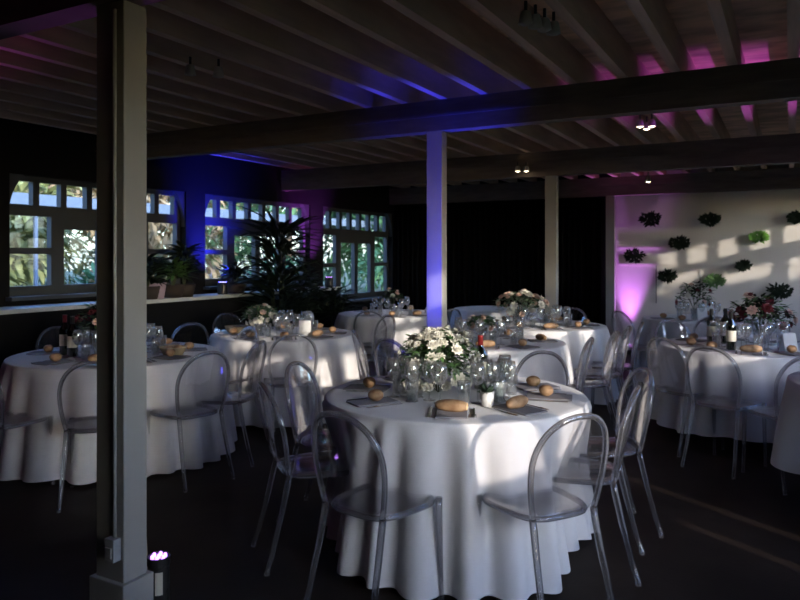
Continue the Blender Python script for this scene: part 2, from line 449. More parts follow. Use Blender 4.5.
# ------------------------------------------------------------------ tables
TB = None
def make_table():
    r = root('round_table'); bm = bmesh.new()
    lathe(bm, [(.98, .715), (1, .72), (1, .735), (.98, .74)], 48); link('tabletop', bm, M['beam'], r)
    for i in range(4):
        a = PI/4 + i*PI/2; bm = bmesh.new()
        tube(bm, [(.55*math.cos(a), .55*math.sin(a), .715), (.62*math.cos(a), .62*math.sin(a), 0)], .02, 8); link('leg', bm, M['black'], r)
    return r
TBL = Proto(make_table())
def cloth_bm(R, folds, amp, flare, seed, hem=.02, dents=()):
    rnd = random.Random(seed); bm = bmesh.new(); N = 288
    # irregular fold phases
    ph = []; a = 0
    ws = [rnd.uniform(.6, 1.5) for _ in range(folds)]; tot = sum(ws); acc = 0; edges = [0]
    for q in ws: acc += q/tot*2*PI; edges.append(acc)
    am = [rnd.uniform(.55, 1.25) for _ in range(folds)]
    def fold(t):
        t %= 2*PI
        for i in range(folds):
            if edges[i] <= t < edges[i+1]:
                u = (t-edges[i])/(edges[i+1]-edges[i]); return am[i]*(math.sin(PI*u)**.8*2-1) if u else -am[i]
        return -am[0]
    fs = [fold(2*PI*j/N) for j in range(N)]
    fs = [sum(fs[(j+k) % N] for k in range(-2, 3))/5 for j in range(N)]
    sag = [.012*math.sin(3*2*PI*j/N+seed)+.008*math.sin(7*2*PI*j/N) for j in range(N)]
    prof = [(0.0, 0, .748)]
    rings = [[bm.verts.new((R*q*math.cos(2*PI*j/N), R*q*math.sin(2*PI*j/N), .7482)) for j in range(N)] for q in (.25, .5, .75, .93)]
    lv = [(0, .748), (.006, .745), (.0085, .735)] + [(None, .72-(.72-hem)*(i/11)) for i in range(12)]
    for dr_, z in lv:
        ring = []
        for j in range(N):
            t = 2*PI*j/N
            if dr_ is not None: rr = R+dr_; zz = z
            else:
                u = (.735-z)/.72
                rr = R + .0085 + flare*u + amp*fs[j]*u**.55 + amp*.6*u**.55
                rr = max(rr, R+.0085)
                for da, dw, dd in dents:
                    q = (t-da+PI) % (2*PI)-PI; rr -= dd*math.exp(-(q/dw)**4)*min(1, max(0, u*2.6-.1))
                zz = z + (sag[j]*u if u > .5 else 0)
                zz = max(zz, .008)
            ring.append(bm.verts.new((rr*math.cos(t), rr*math.sin(t), zz)))
        rings.append(ring)
    for A, B in zip(rings, rings[1:]):
        for j in range(N): bm.faces.new((A[j], A[(j+1) % N], B[(j+1) % N], B[j]))
    bm.faces.new(rings[0][::-1])
    bmesh.ops.recalc_face_normals(bm, faces=bm.faces)
    return bm
TABLES = {}
def table(key, x, d, R, seed, tlabel, clabel, folds=21, amp=.07, flare=.05, hem=.02, tucked=()):
    p = W(x, d); TABLES[key] = (p, R)
    TBL.put(p, .3*seed, tlabel, 'table', 'round tables under the cloths', scale=(R, R, 1))
    dn = []
    for (tx, td, dep) in tucked:
        v = W(tx, td)-W(x, d); dn.append((math.atan2(v.y, v.x)-seed*1.7, .36, dep))
    o = link('tablecloth', cloth_bm(R, folds, amp, flare, seed, hem, dn), M['cloth'], smooth=True)
    o.location = p; o.rotation_euler.z = seed*1.7
    tag(o, clabel, 'tablecloth', 'white cloths on the round tables')
    return p
ZT = .7495
table('front', .30, 3.90, .70, 3, 'round table hidden under the sunlit cloth in the foreground', 'white floor length cloth on the nearest round table, sunlit at its middle', 23, .085, .055, tucked=((-.42, 3.62, .19), (-.36, 4.12, .16), (.88, 3.52, .20), (1.09, 3.96, .10), (.78, 4.48, .16)))
table('left', -2.18, 5.50, .76, 5, 'round table hidden under the shaded cloth beyond the grey post', 'white cloth in blue shade on the table beyond the nearest grey post')
table('midleft', -1.13, 6.92, .68, 8, 'round table under the cloth with the white flowers and standing card', 'white cloth on the table with white flowers and a standing card, left of the middle')
table('back', -.10, 9.35, .70, 11, 'round table under the dim cloth near the green windows', 'dim white cloth on the distant table left of the blue post')
table('mid', .78, 6.28, .66, 14, 'round table under the cloth just right of the blue post', 'white cloth on the table just right of the blue post, behind the nearest table')
table('midright', 1.55, 7.80, .68, 17, 'round table under the cloth in front of the slim taupe post', 'white cloth on the table before the taupe post with chairs along its right')
table('right', 2.92, 5.95, .70, 20, 'round table under the mauve shaded cloth with wine bottles', 'white cloth in mauve shade on the right table with bottles and dark flowers', hem=.13)
table('farright', 3.62, 8.55, .66, 23, 'round table under the cloth by the pale far wall', 'shaded cloth on the small distant table close to the pale far wall')
table('edge', 3.02, 4.12, .68, 26, 'round table under the cloth cut by the right edge', 'white cloth on the table cut by the right edge of the view', 12, .07, .03, hem=.26)
table('backright', 1.40, 10.2, .62, 29, 'round table under the dim cloth in front of the black drape', 'dim cloth on the farthest table in front of the black drape')

# chairs, nearest table first
def fc(key, x, d, label, turn=0):
    p, R = TABLES[key]; c = p
    # centre of the table back in viewer coordinates
    cx = CS*c.x + SN*c.y; cd = -SN*c.x + CS*c.y
    fx, fd = cx-x, cd-d; a = math.radians(turn)
    chair(x, d, fx*math.cos(a)-fd*math.sin(a), fx*math.sin(a)+fd*math.cos(a), label)
fc('front', -.08, 3.08, 'clear plastic chair at the front left of the nearest table, its back to the viewer', -14)
fc('front', .585, 3.07, 'clear plastic chair at the front right of the nearest table, its back to the viewer', 9)
fc('front', -.42, 3.62, 'clear plastic chair on the left side of the nearest table, seen nearly side on')
fc('front', -.36, 4.12, 'clear plastic chair at the back left of the nearest table', 0)
fc('front', .88, 3.52, 'nearer of the two clear plastic chairs on the right side of the nearest table', 12)
fc('front', 1.09, 3.96, 'farther of the two clear plastic chairs on the right side of the nearest table')
fc('front', .78, 4.48, 'clear plastic chair on the far side of the nearest table, arch above the grey napkins')
fc('left', -1.90, 4.50, 'clear plastic chair half hidden by the left edge of the nearest post')
fc('left', -2.52, 4.58, 'clear plastic chair cut by the left edge of the view')
fc('left', -1.46, 4.86, 'clear plastic chair just right of the nearest post, back to the viewer')
fc('left', -1.30, 5.32, 'clear plastic chair seen edge on between the two left tables')
fc('left', -1.52, 6.12, 'clear plastic chair at the back right of the left table beside the lit cloth')
fc('left', -2.00, 6.42, 'clear plastic chair on the far side of the left table against the dark')
fc('left', -2.85, 6.14, 'clear plastic chair on the far side of the left table near the left edge')
fc('midleft', -.93, 6.00, 'clear plastic chair with a sunlit back before the table with the standing card', 4)
fc('midleft', -1.72, 7.60, 'clear plastic chair behind the white flowers of the middle left table')
fc('midleft', -.35, 7.42, 'clear plastic chair at the right of the table with the standing card')
fc('mid', -.12, 6.05, 'clear plastic chair left of the blue post with a band of light across it', 0)
fc('mid', .10, 5.60, 'clear plastic chair just left of the foot of the blue post')
fc('back', -.30, 8.45, 'clear plastic chair before the dim distant table left of the blue post')
fc('back', -.95, 9.05, 'clear plastic chair at the left of the dim distant table')
fc('back', .45, 8.68, 'clear plastic chair at the right of the dim distant table')
chair(1.20, 5.52, -1, .15, 'nearest of the four clear chairs seen edge on right of the middle tables')
chair(1.54, 5.98, -1, .12, 'second nearest of the four clear chairs seen edge on right of the middle tables')
chair(1.78, 6.42, -1, .15, 'third of the four clear chairs seen edge on right of the middle tables')
chair(2.04, 6.86, -1, .3, 'farthest of the four clear chairs seen edge on right of the middle tables')
fc('midright', 1.95, 8.42, 'clear plastic chair behind the slim taupe post')
fc('right', 2.26, 5.62, 'clear plastic chair at the left of the right table, with a mauve sheen')
fc('right', 2.35, 5.12, 'clear plastic chair in front of the right table, wide back to the viewer', -16)
fc('right', 2.58, 4.78, 'clear plastic chair at the front of the right table near the right edge', 20)
fc('right', 2.74, 6.82, 'clear plastic chair with a pale blue back behind the right table')
fc('right', 3.30, 6.86, 'clear plastic chair behind the bottles of the right table')
fc('farright', 2.76, 8.25, 'clear plastic chair left of the small distant table by the pale wall')
fc('farright', 3.35, 7.68, 'clear plastic chair in front of the small distant table by the pale wall')
fc('backright', .62, 9.42, 'clear plastic chair left of the farthest table before the black drape')
fc('backright', 1.72, 9.52, 'clear plastic chair right of the farthest table before the black drape')
# ------------------------------------------------------------------ things on the tables
def TP(key, ang, r):                 # a spot on a table: angle (deg, 0 = viewer's right, 90 = away), fraction of radius
    p, R = TABLES[key]; a = math.radians(ang)
    v = W(math.cos(a)*R*r, math.sin(a)*R*r); return Vector((p.x+v.x, p.y+v.y, ZT))
def make_wineglass(s=1.0):
    r = root('wine_glass'); bm = bmesh.new()
    lathe(bm, [(.034,0),(.034,.003),(.006,.008),(.004,.02),(.004,.085),(.008,.092)], 16); link('stem', bm, M['glass'], r, smooth=True)
    bm = bmesh.new()
    lathe(bm, [(.004,.090),(.022,.100),(.037,.125),(.040,.150),(.036,.180),(.031,.205),(.029,.205),(.034,.180),(.038,.150),(.035,.127),(.021,.103),(.004,.094)], 18, cap0=False, cap1=False)
    link('bowl', bm, M['glass'], r, smooth=True); return r
def make_tumbler():
    r = root('water_tumbler'); bm = bmesh.new()
    lathe(bm, [(.028,0),(.034,.10),(.036,.12),(.033,.12),(.031,.10),(.026,.008)], 18); link('cup', bm, M['glass'], r, smooth=True)
    bm = bmesh.new(); lathe(bm, [(.0255,.009),(.029,.07)], 16); link('water', bm, M['water'], r, smooth=True)
    return r
def make_roll():
    o = bpy.data.objects.new
    bm = bmesh.new(); blob(bm, (0,0,.030), .042, 1, .85, .72, 3, .015)
    for v in bm.verts:
        if v.co.z < .004: v.co.z = 0.0
        if v.co.z > .045: v.co.z -= .006*max(0, 1-abs(v.co.y)*90)
    return link('bread_roll', bm, M['crust'], smooth=True)
def make_baguette():
    r = root('bread_piece'); bm = bmesh.new(); n = 12
    prof = [(.001,-.085),(.014,-.080),(.023,-.062),(.029,-.03),(.031,.0),(.030,.03),(.025,.055),(.017,.075)]
    rings = []
    for q, yy in prof:
        rings.append([bm.verts.new((q*math.cos(2*PI*j/n)*1.1, yy, max(0, .026+q*math.sin(2*PI*j/n)))) for j in range(n)])
    for A, B in zip(rings, rings[1:]):
        for j in range(n): bm.faces.new((A[j], A[(j+1)%n], B[(j+1)%n], B[j]))
    bmesh.ops.recalc_face_normals(bm, faces=bm.faces)
    link('crust', bm, M['crust'], r, smooth=True)
    bm = bmesh.new(); bm.faces.new([bm.verts.new((.0168*math.cos(2*PI*j/n)*1.08, .0752, max(0.001, .026+.0168*math.sin(2*PI*j/n)))) for j in range(n)])
    s = link('cut_face', bm, M['crumb'], r); return r
def make_napkin():
    bm = bmesh.new()
    for k in range(3):
        z0 = .0005+k*.0028; v = box(bm, -.075+.002*k, .075-.002*k, -.12+.002*k, .12, z0, z0+.0024)
    return link('folded_napkin', bm, M['napkin'], bevel=.001)
def make_knife():
    bm = bmesh.new(); box(bm, -.006, .006, -.10, .0, .001, .006); box(bm, -.009, .009, 0, .11, .002, .004)
    return link('table_knife', bm, M['steel'], bevel=.001)
def make_fork():
    bm = bmesh.new(); box(bm, -.005, .005, -.10, .04, .001, .005); box(bm, -.012, .012, .04, .06, .002, .005)
    for k in (-.010, -.0035, .003, .0095): box(bm, k-.0015, k+.0015, .06, .10, .002, .004)
    return link('table_fork', bm, M['steel'])
def make_pot():
    r = root('white_pot'); bm = bmesh.new(); lathe(bm, [(.028,0),(.036,.075),(.033,.075),(.028,.06),(.001,.058)], 18, cap1=False); link('cup', bm, M['ceramic'], r, smooth=True)
    bm = bmesh.new()
    for k in range(26):
        a = random.uniform(0, 2*PI); e = random.uniform(.3, 1.3)
        leaf(bm, (.012*math.cos(a), .012*math.sin(a), .062), (math.cos(a)*math.cos(e), math.sin(a)*math.cos(e), math.sin(e)), random.uniform(.035,.06), .018)
    link('foliage', bm, M['sage'], r); return r
def make_bottle(glass, foil):
    r = root('wine_bottle'); bm = bmesh.new()
    lathe(bm, [(.034,0),(.0375,.006),(.0375,.185),(.034,.205),(.018,.232),(.0145,.25),(.0145,.298)], 20); link('body', bm, glass, r, smooth=True)
    bm = bmesh.new(); lathe(bm, [(.0155,.243),(.0155,.292),(.0165,.294),(.0165,.302)], 16); link('foil_cap', bm, foil, r, smooth=True)
    bm = bmesh.new(); lathe(bm, [(.0382,.07),(.0382,.155)], 20, cap0=False, cap1=False); link('paper_label', bm, M['label'], r, smooth=True)
    return r
def make_card(wd, hg):
    r = root('standing_card'); bm = bmesh.new()
    rot = Matrix.Rotation(math.radians(-14), 4, 'X')
    box(bm, -wd/2, wd/2, -.001, .001, 0, hg, rot=Matrix.Translation((0, -.002, 0)) @ rot); link('front_leaf', bm, M['card'], r)
    bm = bmesh.new(); box(bm, -wd/2, wd/2, -.001, .001, 0, hg, rot=Matrix.Translation((0, .002+2*hg*math.sin(math.radians(14)), 0)) @ Matrix.Rotation(math.radians(14), 4, 'X')); link('back_leaf', bm, M['card'], r)
    return r
GLS = Proto(make_wineglass()); TUM = Proto(make_tumbler()); ROL = Proto(make_roll()); BAG = Proto(make_baguette())
NAP = Proto(make_napkin()); KNF = Proto(make_knife()); FRK = Proto(make_fork()); POT = Proto(make_pot())
DBOT = Proto(make_bottle(M['bottle'], M['black'])); RBOT = Proto(make_bottle(M['bottle'], M['foil']))

where = dict(front='the nearest table', left='the left table behind the post', midleft='the middle left table', back='the dim distant table',
             mid='the table by the blue post', midright='the table by the taupe post', right='the right table with bottles',
             farright='the small table by the pale wall', edge='the table cut by the right edge')
def turn_to(ang): return TH + math.radians(ang)            # local +Y... handled by caller
def setting(key, ang, r=.72, bread='roll', side=1):
    wh = where[key]; R = TABLES[key][1]
    rz = TH + math.radians(ang) - PI/2                       # napkin's long side points at the centre
    NAP.put(TP(key, ang, r), rz, f'grey folded napkin laid at a place on {wh}', 'napkin', f'grey napkins on {wh}')
    b = TP(key, ang, r-.02) + Vector((0, 0, .0088))
    if bread == 'roll': ROL.put(b, rz+.6, f'small golden bread roll on a grey napkin on {wh}', 'bread', f'bread rolls on {wh}')
    elif bread == 'bag': BAG.put(b, rz+PI/2+.25*side, f'crusty bread piece on a grey napkin on {wh}', 'bread', f'bread pieces on {wh}')
    da = math.degrees(.105/(r*R))
    KNF.put(TP(key, ang-da, r), rz, f'steel table knife right of a napkin on {wh}', 'knife', f'knives on {wh}')
    FRK.put(TP(key, ang+da, r), rz, f'steel table fork left of a napkin on {wh}', 'fork', f'forks on {wh}')
    GLS.put(TP(key, ang-14, r-.32), rz, f'stemmed wine glass standing among the place settings of {wh}', 'glass', f'wine glasses on {wh}')
    TUM.put(TP(key, ang+10, r-.28), rz, f'clear water tumbler beside the wine glasses of {wh}', 'glass', f'water tumblers on {wh}')

for i, (a, b) in enumerate(((-96, 'bag'), (-56, 'bag'), (-150, 'roll'), (165, 'roll'), (122, 'roll'), (20, 'roll'), (-14, 'roll'), (66, 'roll'))):
    setting('front', a, bread=b, side=1 if a > -90 else -1)
for key, angs in (('left', (-118, -85, -55, -25, 20, 70, 130, 180)), ('midleft', (-120, -80, -40, 0, 150, 100, 50, -160)),
                  ('mid', (-100, -60, -140, 0, 60, 120, 180)), ('midright', (-130, -90, -50, -10, 60, 140, 180)),
                  ('right', (-150, -115, -80, 180, 130, 80, 30)), ('farright', (-140, -100, -60, 180, 60)), ('back', (-130, -90, -50, 60, 140))):
    for q, a in enumerate(angs): setting(key, a, bread='bag' if (q*7+len(key)) % 3 == 0 else 'roll')
# extra stemware bunched in front of the flowers on the nearest table
for ang, r in ((178,.40),(196,.50),(207,.33),(222,.46),(160,.46),(188,.30),(232,.34),(-50,.40),(-38,.48),(-25,.40),(-42,.30)):
    GLS.put(TP('front', ang, r), ang, 'stemmed wine glass bunched round the flowers of the nearest table', 'glass', 'wine glasses round the flowers of the nearest table')
for key, n_ in (('left', 7), ('midright', 4), ('right', 8), ('midleft', 4)):
    for k in range(n_):
        GLS.put(TP(key, k*360/n_+13, .30+.07*(k % 2)), k, f'stemmed wine glass in the inner ring on {where[key]}', 'glass', f'inner ring of wine glasses on {where[key]}')

# flower arrangements: vase, foliage, each bloom its own part
def arrangement(name, loc, R, H, nb, petals, leafm, seed, vase=True, br=(.022,.04), nl=260, tilt=.9, wide=1.0, leafl=(.04,.08)):
    random.seed(seed); r = root(name, loc)
    if vase:
        bm = bmesh.new(); lathe(bm, [(.045,0),(.052,.01),(.045,.06),(.055,.12),(.052,.12),(.042,.06),(.02,.012)], 20); link('vase', bm, M['glass'], r, smooth=True)
        z0 = .11
    else: z0 = .02
    bm = bmesh.new()
    for k in range(18):
        a = random.uniform(0, 2*PI); q = random.uniform(.2, .9)
        tube(bm, [(0, 0, z0*.15), (.02*math.cos(a), .02*math.sin(a), z0), (R*q*.8*math.cos(a)*wide, R*q*.8*math.sin(a), z0+(H-z0)*random.uniform(.4, .9))], .0018, 5)
    link('stems', bm, M['stem'], r)
    bm = bmesh.new()
    for k in range(nl):
        a = random.uniform(0, 2*PI); e = random.uniform(-.45, PI/2); q = random.uniform(.35, 1.0)
        c = Vector((math.cos(a)*math.cos(e)*R*q*wide, math.sin(a)*math.cos(e)*R*q, z0+(H-z0)*.42+math.sin(e)*(H-z0)*.55*q))
        if c.z < .02: c.z = .02
        dd = Vector((math.cos(a), math.sin(a), random.uniform(-.4, 1.0)))
        leaf(bm, c, dd, random.uniform(*leafl), random.uniform(.018, .032), mi=random.choice((0, 0, 1)))
    link('foliage', bm, [leafm, M['sage'] if leafm is not M['darkleaf'] else M['green']], r)
    for k in range(nb):
        a = 2*PI*k*.618 ; e = random.uniform(-.75, 1.35); q = random.uniform(.82, 1.08)
        dd = Vector((math.cos(a)*math.cos(e), math.sin(a)*math.cos(e), math.sin(e)))
        c = (dd.x*R*q*wide, dd.y*R*q, max(.035, z0+(H-z0)*.42+dd.z*(H-z0)*.58*q))
        link('blossom', flower_bm(c, random.uniform(*br), dd+Vector((0,0,.3)), 3), random.choice(petals), r)
    return r
fl = arrangement('flower_arrangement', TP('front', 172, .13), .165, .36, 100, [M['petal']], M['green'], 31, br=(.018,.038), nl=850, wide=1.28, vase=False, leafl=(.03,.065))
fl.rotation_euler.z = TH
tag(fl, 'full white flowers and green foliage in the centre of the nearest table', 'flowers')
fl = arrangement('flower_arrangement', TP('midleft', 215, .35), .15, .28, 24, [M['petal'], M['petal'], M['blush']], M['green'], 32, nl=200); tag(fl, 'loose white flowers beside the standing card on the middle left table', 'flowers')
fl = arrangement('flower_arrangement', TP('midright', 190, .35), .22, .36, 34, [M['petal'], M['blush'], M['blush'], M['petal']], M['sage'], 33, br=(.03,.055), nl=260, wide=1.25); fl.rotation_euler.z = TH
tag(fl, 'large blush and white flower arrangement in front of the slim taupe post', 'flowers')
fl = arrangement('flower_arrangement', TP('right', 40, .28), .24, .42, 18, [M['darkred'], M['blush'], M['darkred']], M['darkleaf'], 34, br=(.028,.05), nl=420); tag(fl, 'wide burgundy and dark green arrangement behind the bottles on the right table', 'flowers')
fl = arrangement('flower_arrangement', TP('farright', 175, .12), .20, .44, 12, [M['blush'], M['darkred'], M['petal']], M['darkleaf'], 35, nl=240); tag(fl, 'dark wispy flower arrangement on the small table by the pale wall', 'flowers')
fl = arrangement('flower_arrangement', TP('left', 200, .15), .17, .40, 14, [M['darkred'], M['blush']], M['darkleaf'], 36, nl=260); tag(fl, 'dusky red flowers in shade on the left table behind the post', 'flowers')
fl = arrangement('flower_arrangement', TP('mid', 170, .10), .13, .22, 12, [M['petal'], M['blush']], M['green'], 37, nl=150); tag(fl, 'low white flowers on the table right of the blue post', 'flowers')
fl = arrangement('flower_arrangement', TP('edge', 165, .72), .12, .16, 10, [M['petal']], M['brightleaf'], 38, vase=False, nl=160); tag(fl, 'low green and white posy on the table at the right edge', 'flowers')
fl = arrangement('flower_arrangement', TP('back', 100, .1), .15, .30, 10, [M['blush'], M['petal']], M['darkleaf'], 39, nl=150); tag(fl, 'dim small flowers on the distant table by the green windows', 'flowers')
# white pots with herbs by the flowers, bottles, cards
POT.put(TP('front', -68, .52), 0, 'small white pot of pale leaves right of the bread at the front edge', 'pot')
POT.put(TP('front', -10, .34), 1, 'small white pot of leaves at the right of the flowers on the nearest table', 'pot', scale=(1.2,1.2,1.0))
POT.put(TP('left', -60, .42), 2, 'small white pot between glasses on the left table beyond the post', 'pot')
RBOT.put(TP('front', 42, .30), 0, 'wine bottle with a red neck behind the flowers of the nearest table', 'bottle')
DBOT.put(TP('right', -138, .52), 0, 'dark wine bottle at the front left of the right table, nearest bottle', 'bottle')
DBOT.put(TP('right', 155, .42), 0, 'left one of two dark bottles standing deeper on the right table', 'bottle')
DBOT.put(TP('right', 128, .30), 0, 'right one of two dark bottles standing deeper on the right table', 'bottle')
DBOT.put(TP('left', 215, .42), 0, 'dark wine bottle in shade on the left table', 'bottle')
RBOT.put(TP('left', 190, .50), 0, 'bottle with a red neck in shade on the left table', 'bottle')
c1 = make_card(.11, .15); cp = Proto(c1)
cp.put(TP('midleft', -50, .55), TH, 'white folded card standing beside the white flowers on the middle left table', 'card')
cp.put(TP('right', -72, .60), TH+.1, 'white folded card standing at the front of the right table', 'card')
cp.put(TP('farright', 250, .45), TH, 'white card standing on the small table by the pale wall', 'card')
cp.put(TP('midright', 205, .85), TH, 'white card standing at the left front of the table before the taupe post', 'card')
# bread basket glowing behind the glasses on the left table
def make_basket():
    r = root('bread_basket'); bm = bmesh.new()
    lathe(bm, [(.07,0),(.10,.06),(.105,.065),(.10,.066),(.095,.06),(.066,.006)], 24); link('basket', bm, M['kraft'], r, smooth=True)
    return r
BK = Proto(make_basket())
for key, ang, rr in (('left', -12, .62), ('midleft', 172, .72)):
    p = TP(key, ang, rr); BK.put(p, 0, f'round woven basket holding bread on {where[key]}', 'basket')
    for k in range(4):
        ROL.put(p + Vector((.042*math.cos(k*PI/2), .042*math.sin(k*PI/2), .012)), k*1.1, f'golden bread roll heaped in the basket on {where[key]}', 'bread', f'rolls in the basket on {where[key]}')

# ------------------------------------------------------------------ lamps
def uplight(px, py, col, lens, power, label, target=None, blend=.5, angle=60, z=0, label_side=False):
    r = root('uplight', (px, py, z)); bm = bmesh.new()
    lathe(bm, [(.06,0),(.062,.02),(.062,.12),(.066,.125),(.066,.145),(.060,.145),(.058,.138)], 24); link('housing', bm, M['black'], r, smooth=False)
    for k in range(7):
        a = k*PI/3; q = 0 if k == 6 else .037
        bm = bmesh.new(); lathe(bm, [(.0105, .139), (.0105, .146), (.006, .149)], 10, c=(q*math.cos(a), q*math.sin(a), 0)); link('lens', bm, lens, r, smooth=True)
    bm = bmesh.new(); pts = [(.07*math.cos(t), .0, .07+.0*t) for t in (0,)]
    tube(bm, [(-.07, 0, .07), (-.075, 0, .01), (.075, 0, .01), (.07, 0, .07)], .005, 6); link('bracket', bm, M['black'], r)
    if label_side:
        bm = bmesh.new(); n = 5; v = [(bm.verts.new((.063*math.cos(q), .063*math.sin(q), .055)), bm.verts.new((.063*math.cos(q), .063*math.sin(q), .112))) for q in [-.74-.35+.7*k/n for k in range(n+1)]]
        for k in range(n): bm.faces.new((v[k][0], v[k+1][0], v[k+1][1], v[k][1]))
        o = link('paper_label', bm, M['label'], r)
    L = bpy.data.lights.new('spot', 'SPOT'); L.energy = power*LED; L.color = col; L.spot_size = math.radians(angle); L.spot_blend = blend; L.shadow_soft_size = .05
    lo = bpy.data.objects.new('spot', L); COL.objects.link(lo); lo.parent = r; lo.location = (0, 0, .16)
    t = Vector(target) if target else Vector((px, py, 3)); lo.rotation_euler = (t - Vector((px, py, z+.16))).to_track_quat('-Z', 'Y').to_euler()
    tag(r, label, 'uplight'); return r
BL, PU = (.025, .03, 1), (.62, .10, 1)
uplight(XP-.02, YB[1]-.42, BL, M['ledb'], 400, 'round black LED uplight at the foot of the blue post', (XP-.01, YB[1]-.08, 2.4), .9, 38)
p = W(-1.015, 3.0); uplight(p.x, p.y, PU, M['ledp'], 16, 'round black LED uplight glowing purple at the foot of the nearest post', (p.x-.3, p.y-.6, 3), .8, 60, label_side=True).scale = (.72, .72, 1.65)
uplight(XP+.26, YF-.17, (.70, .20, 1), M['ledp'], 170, 'purple LED uplight at the corner of the pale far wall', (XP+.23, YF-.02, 2.6), .95, 46)
uplight(XL+.36, 6.50, BL, M['ledb'], 400, 'blue LED uplight on the ledge by the middle left window', (XL-.04, 6.72, 2.0), .9, 90, z=1.04)
uplight(XL+.34, 8.78, PU, M['ledp'], 170, 'purple LED uplight on the ledge between the two far left windows', (XL-.05, 8.74, 2.2), .9, 70, z=1.04)
uplight(1.35, 5.86, PU, M['ledp'], 230, 'purple LED uplight on the floor near the right wall', (-.5, 6.25, 2.9), .9, 36)
uplight(-4.35, 1.7, PU, M['ledp'], 60, 'purple LED uplight at the far left of the nearest beam', (-4.5, 1.75, 3), .9, 60)
# ceiling spot clusters
def can(x, y, z, lit, label, group, tilt=(0,0)):
    r = root('ceiling_spotlight', (x, y, z)); bm = bmesh.new()
    tube(bm, [(0,0,0), (0,0,-.05)], .008, 6); link('mount', bm, M['black'], r)
    bm = bmesh.new(); lathe(bm, [(.022,-.05),(.026,-.06),(.036,-.11),(.034,-.11),(.02,-.065)][::-1], 16, cap0=False, cap1=False); link('shade', bm, M['dimlamp'], r, smooth=True)
    bm = bmesh.new(); lathe(bm, [(.004,-.118),(.026,-.108),(.030,-.10),(.018,-.07)], 14); link('bulb', bm, M['lamp'] if lit else M['dimlamp'], r, smooth=True)
    tag(r, label, 'spotlight', group)
for i in range(4):
    p = W(.60+.055*i, 3.40+.05*i); can(p.x, p.y, ZJ, False, 'unlit ceiling spotlight in the row of four overhead', 'row of four unlit spotlights overhead')
for i, (dx, dy) in enumerate(((0,0),(.09,.03),(.03,.14))):
    p = W(2.02, 6.0); can(p.x+dx, p.y+dy, ZJ-.02, True, 'warm lit ceiling spotlight in the cluster of three right of the blue post', 'cluster of three lit spotlights')
for i in range(2):
    p = W(1.37+.10*i, 8.3); can(p.x, p.y, ZJ-.12, True, 'warm lit spotlight of the pair left of the taupe post', 'pair of lit spotlights by the taupe post')
for i in range(2):
    p = W(.13+.09*i, 6.4-.02*i); can(p.x, p.y, ZJ, True, 'warm lit spotlight of the pair left of the blue post top', 'pair of lit spotlights by the blue post')
p = W(2.75, 7.9); can(p.x, p.y, ZB-.0, True, 'single warm lit spotlight under the middle beam on the right', None)
for i in range(2):
    p = W(-1.28+.16*i, 4.35+.05*i); can(p.x, p.y, ZJ, False, 'unlit ceiling spotlight of the pair right of the nearest post', 'pair of unlit spotlights on the left')

# ------------------------------------------------------------------ beside the nearest post
p = W(-1.145, 3.16)
bm = bmesh.new(); 
A = [bm.verts.new(v) for v in ((-.06,-.035,0),(.06,-.035,0),(.06,.035,0),(-.06,.035,0))]; B = [bm.verts.new(v) for v in ((-.045,-.02,.37),(.045,-.02,.37),(.045,.02,.37),(-.045,.02,.37))]
bm.faces.new(A[::-1])
for i in range(4): bm.faces.new((A[i], A[(i+1)%4], B[(i+1)%4], B[i]))
o = link('paper_bag', bm, M['kraft']); o.location = (p.x-.03, p.y-.02, 0); o.rotation_euler.z = .4; tag(o, 'tall beige paper bag behind the nearest post', 'bag')

# ------------------------------------------------------------------ plants along the windows
def bush(name, loc, R, H, n, m, seed, pot=None, potr=.13, poth=.2, label='', L=(.10,.2), Wd=(.03,.06), spiky=False, pm='terracotta'):
    random.seed(seed); r = root(name, loc)
    z0 = 0
    if poth:
        bm = bmesh.new(); lathe(bm, [(potr*.75,0),(potr,poth),(potr*.93,poth),(potr*.85,poth*.85),(.01,poth*.84)], 20, cap1=False); link('pot', bm, M[pm], r, smooth=True); z0 = poth*.85
    bm = bmesh.new()
    for k in range(7):
        a = random.uniform(0, 2*PI); tube(bm, [(0,0,z0), (R*.25*math.cos(a), R*.25*math.sin(a), z0+(H-z0)*.5), (R*.5*math.cos(a), R*.5*math.sin(a), z0+(H-z0)*.8)], [.012,.008,.003], 5)
    link('stem', bm, M['stem'], r)
    bm = bmesh.new()
    for k in range(n):
        a = random.uniform(0, 2*PI); e = random.uniform(-.3, 1.5); q = random.uniform(.15, 1)
        if spiky:
            zc = z0+(H-z0)*random.uniform(.15, .85); c = (R*.15*math.cos(a), R*.15*math.sin(a), zc)
            leaf(bm, c, (math.cos(a), math.sin(a), random.uniform(.1, 1.3)), random.uniform(*L), random.uniform(*Wd), curl=.5)
        else:
            c = (R*q*math.cos(a)*math.cos(e)*.85, R*q*math.sin(a)*math.cos(e)*.85, z0+(H-z0)*(.45+.5*q*math.sin(e)))
            leaf(bm, c, (math.cos(a), math.sin(a), random.uniform(-.3, 1)), random.uniform(*L), random.uniform(*Wd))
    link('foliage', bm, m, r); tag(r, label, 'plant'); return r
ZL = 1.04; XLg = XL+.34
def lp(px, z=ZL):    # point on the ledge seen at column px
    t = (px-400)/713; y = -XLg*(CS+SN*t)/(SN-CS*t); return (XLg, y, z)
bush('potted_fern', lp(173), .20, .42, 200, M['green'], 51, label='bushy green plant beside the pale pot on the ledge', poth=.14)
bush('potted_fern', lp(156), .10, .22, 50, M['darkleaf'], 52, label='pale pinkish pot with a small plant on the window ledge', poth=.17, potr=.11, pm='pinkpot', L=(.05,.1))
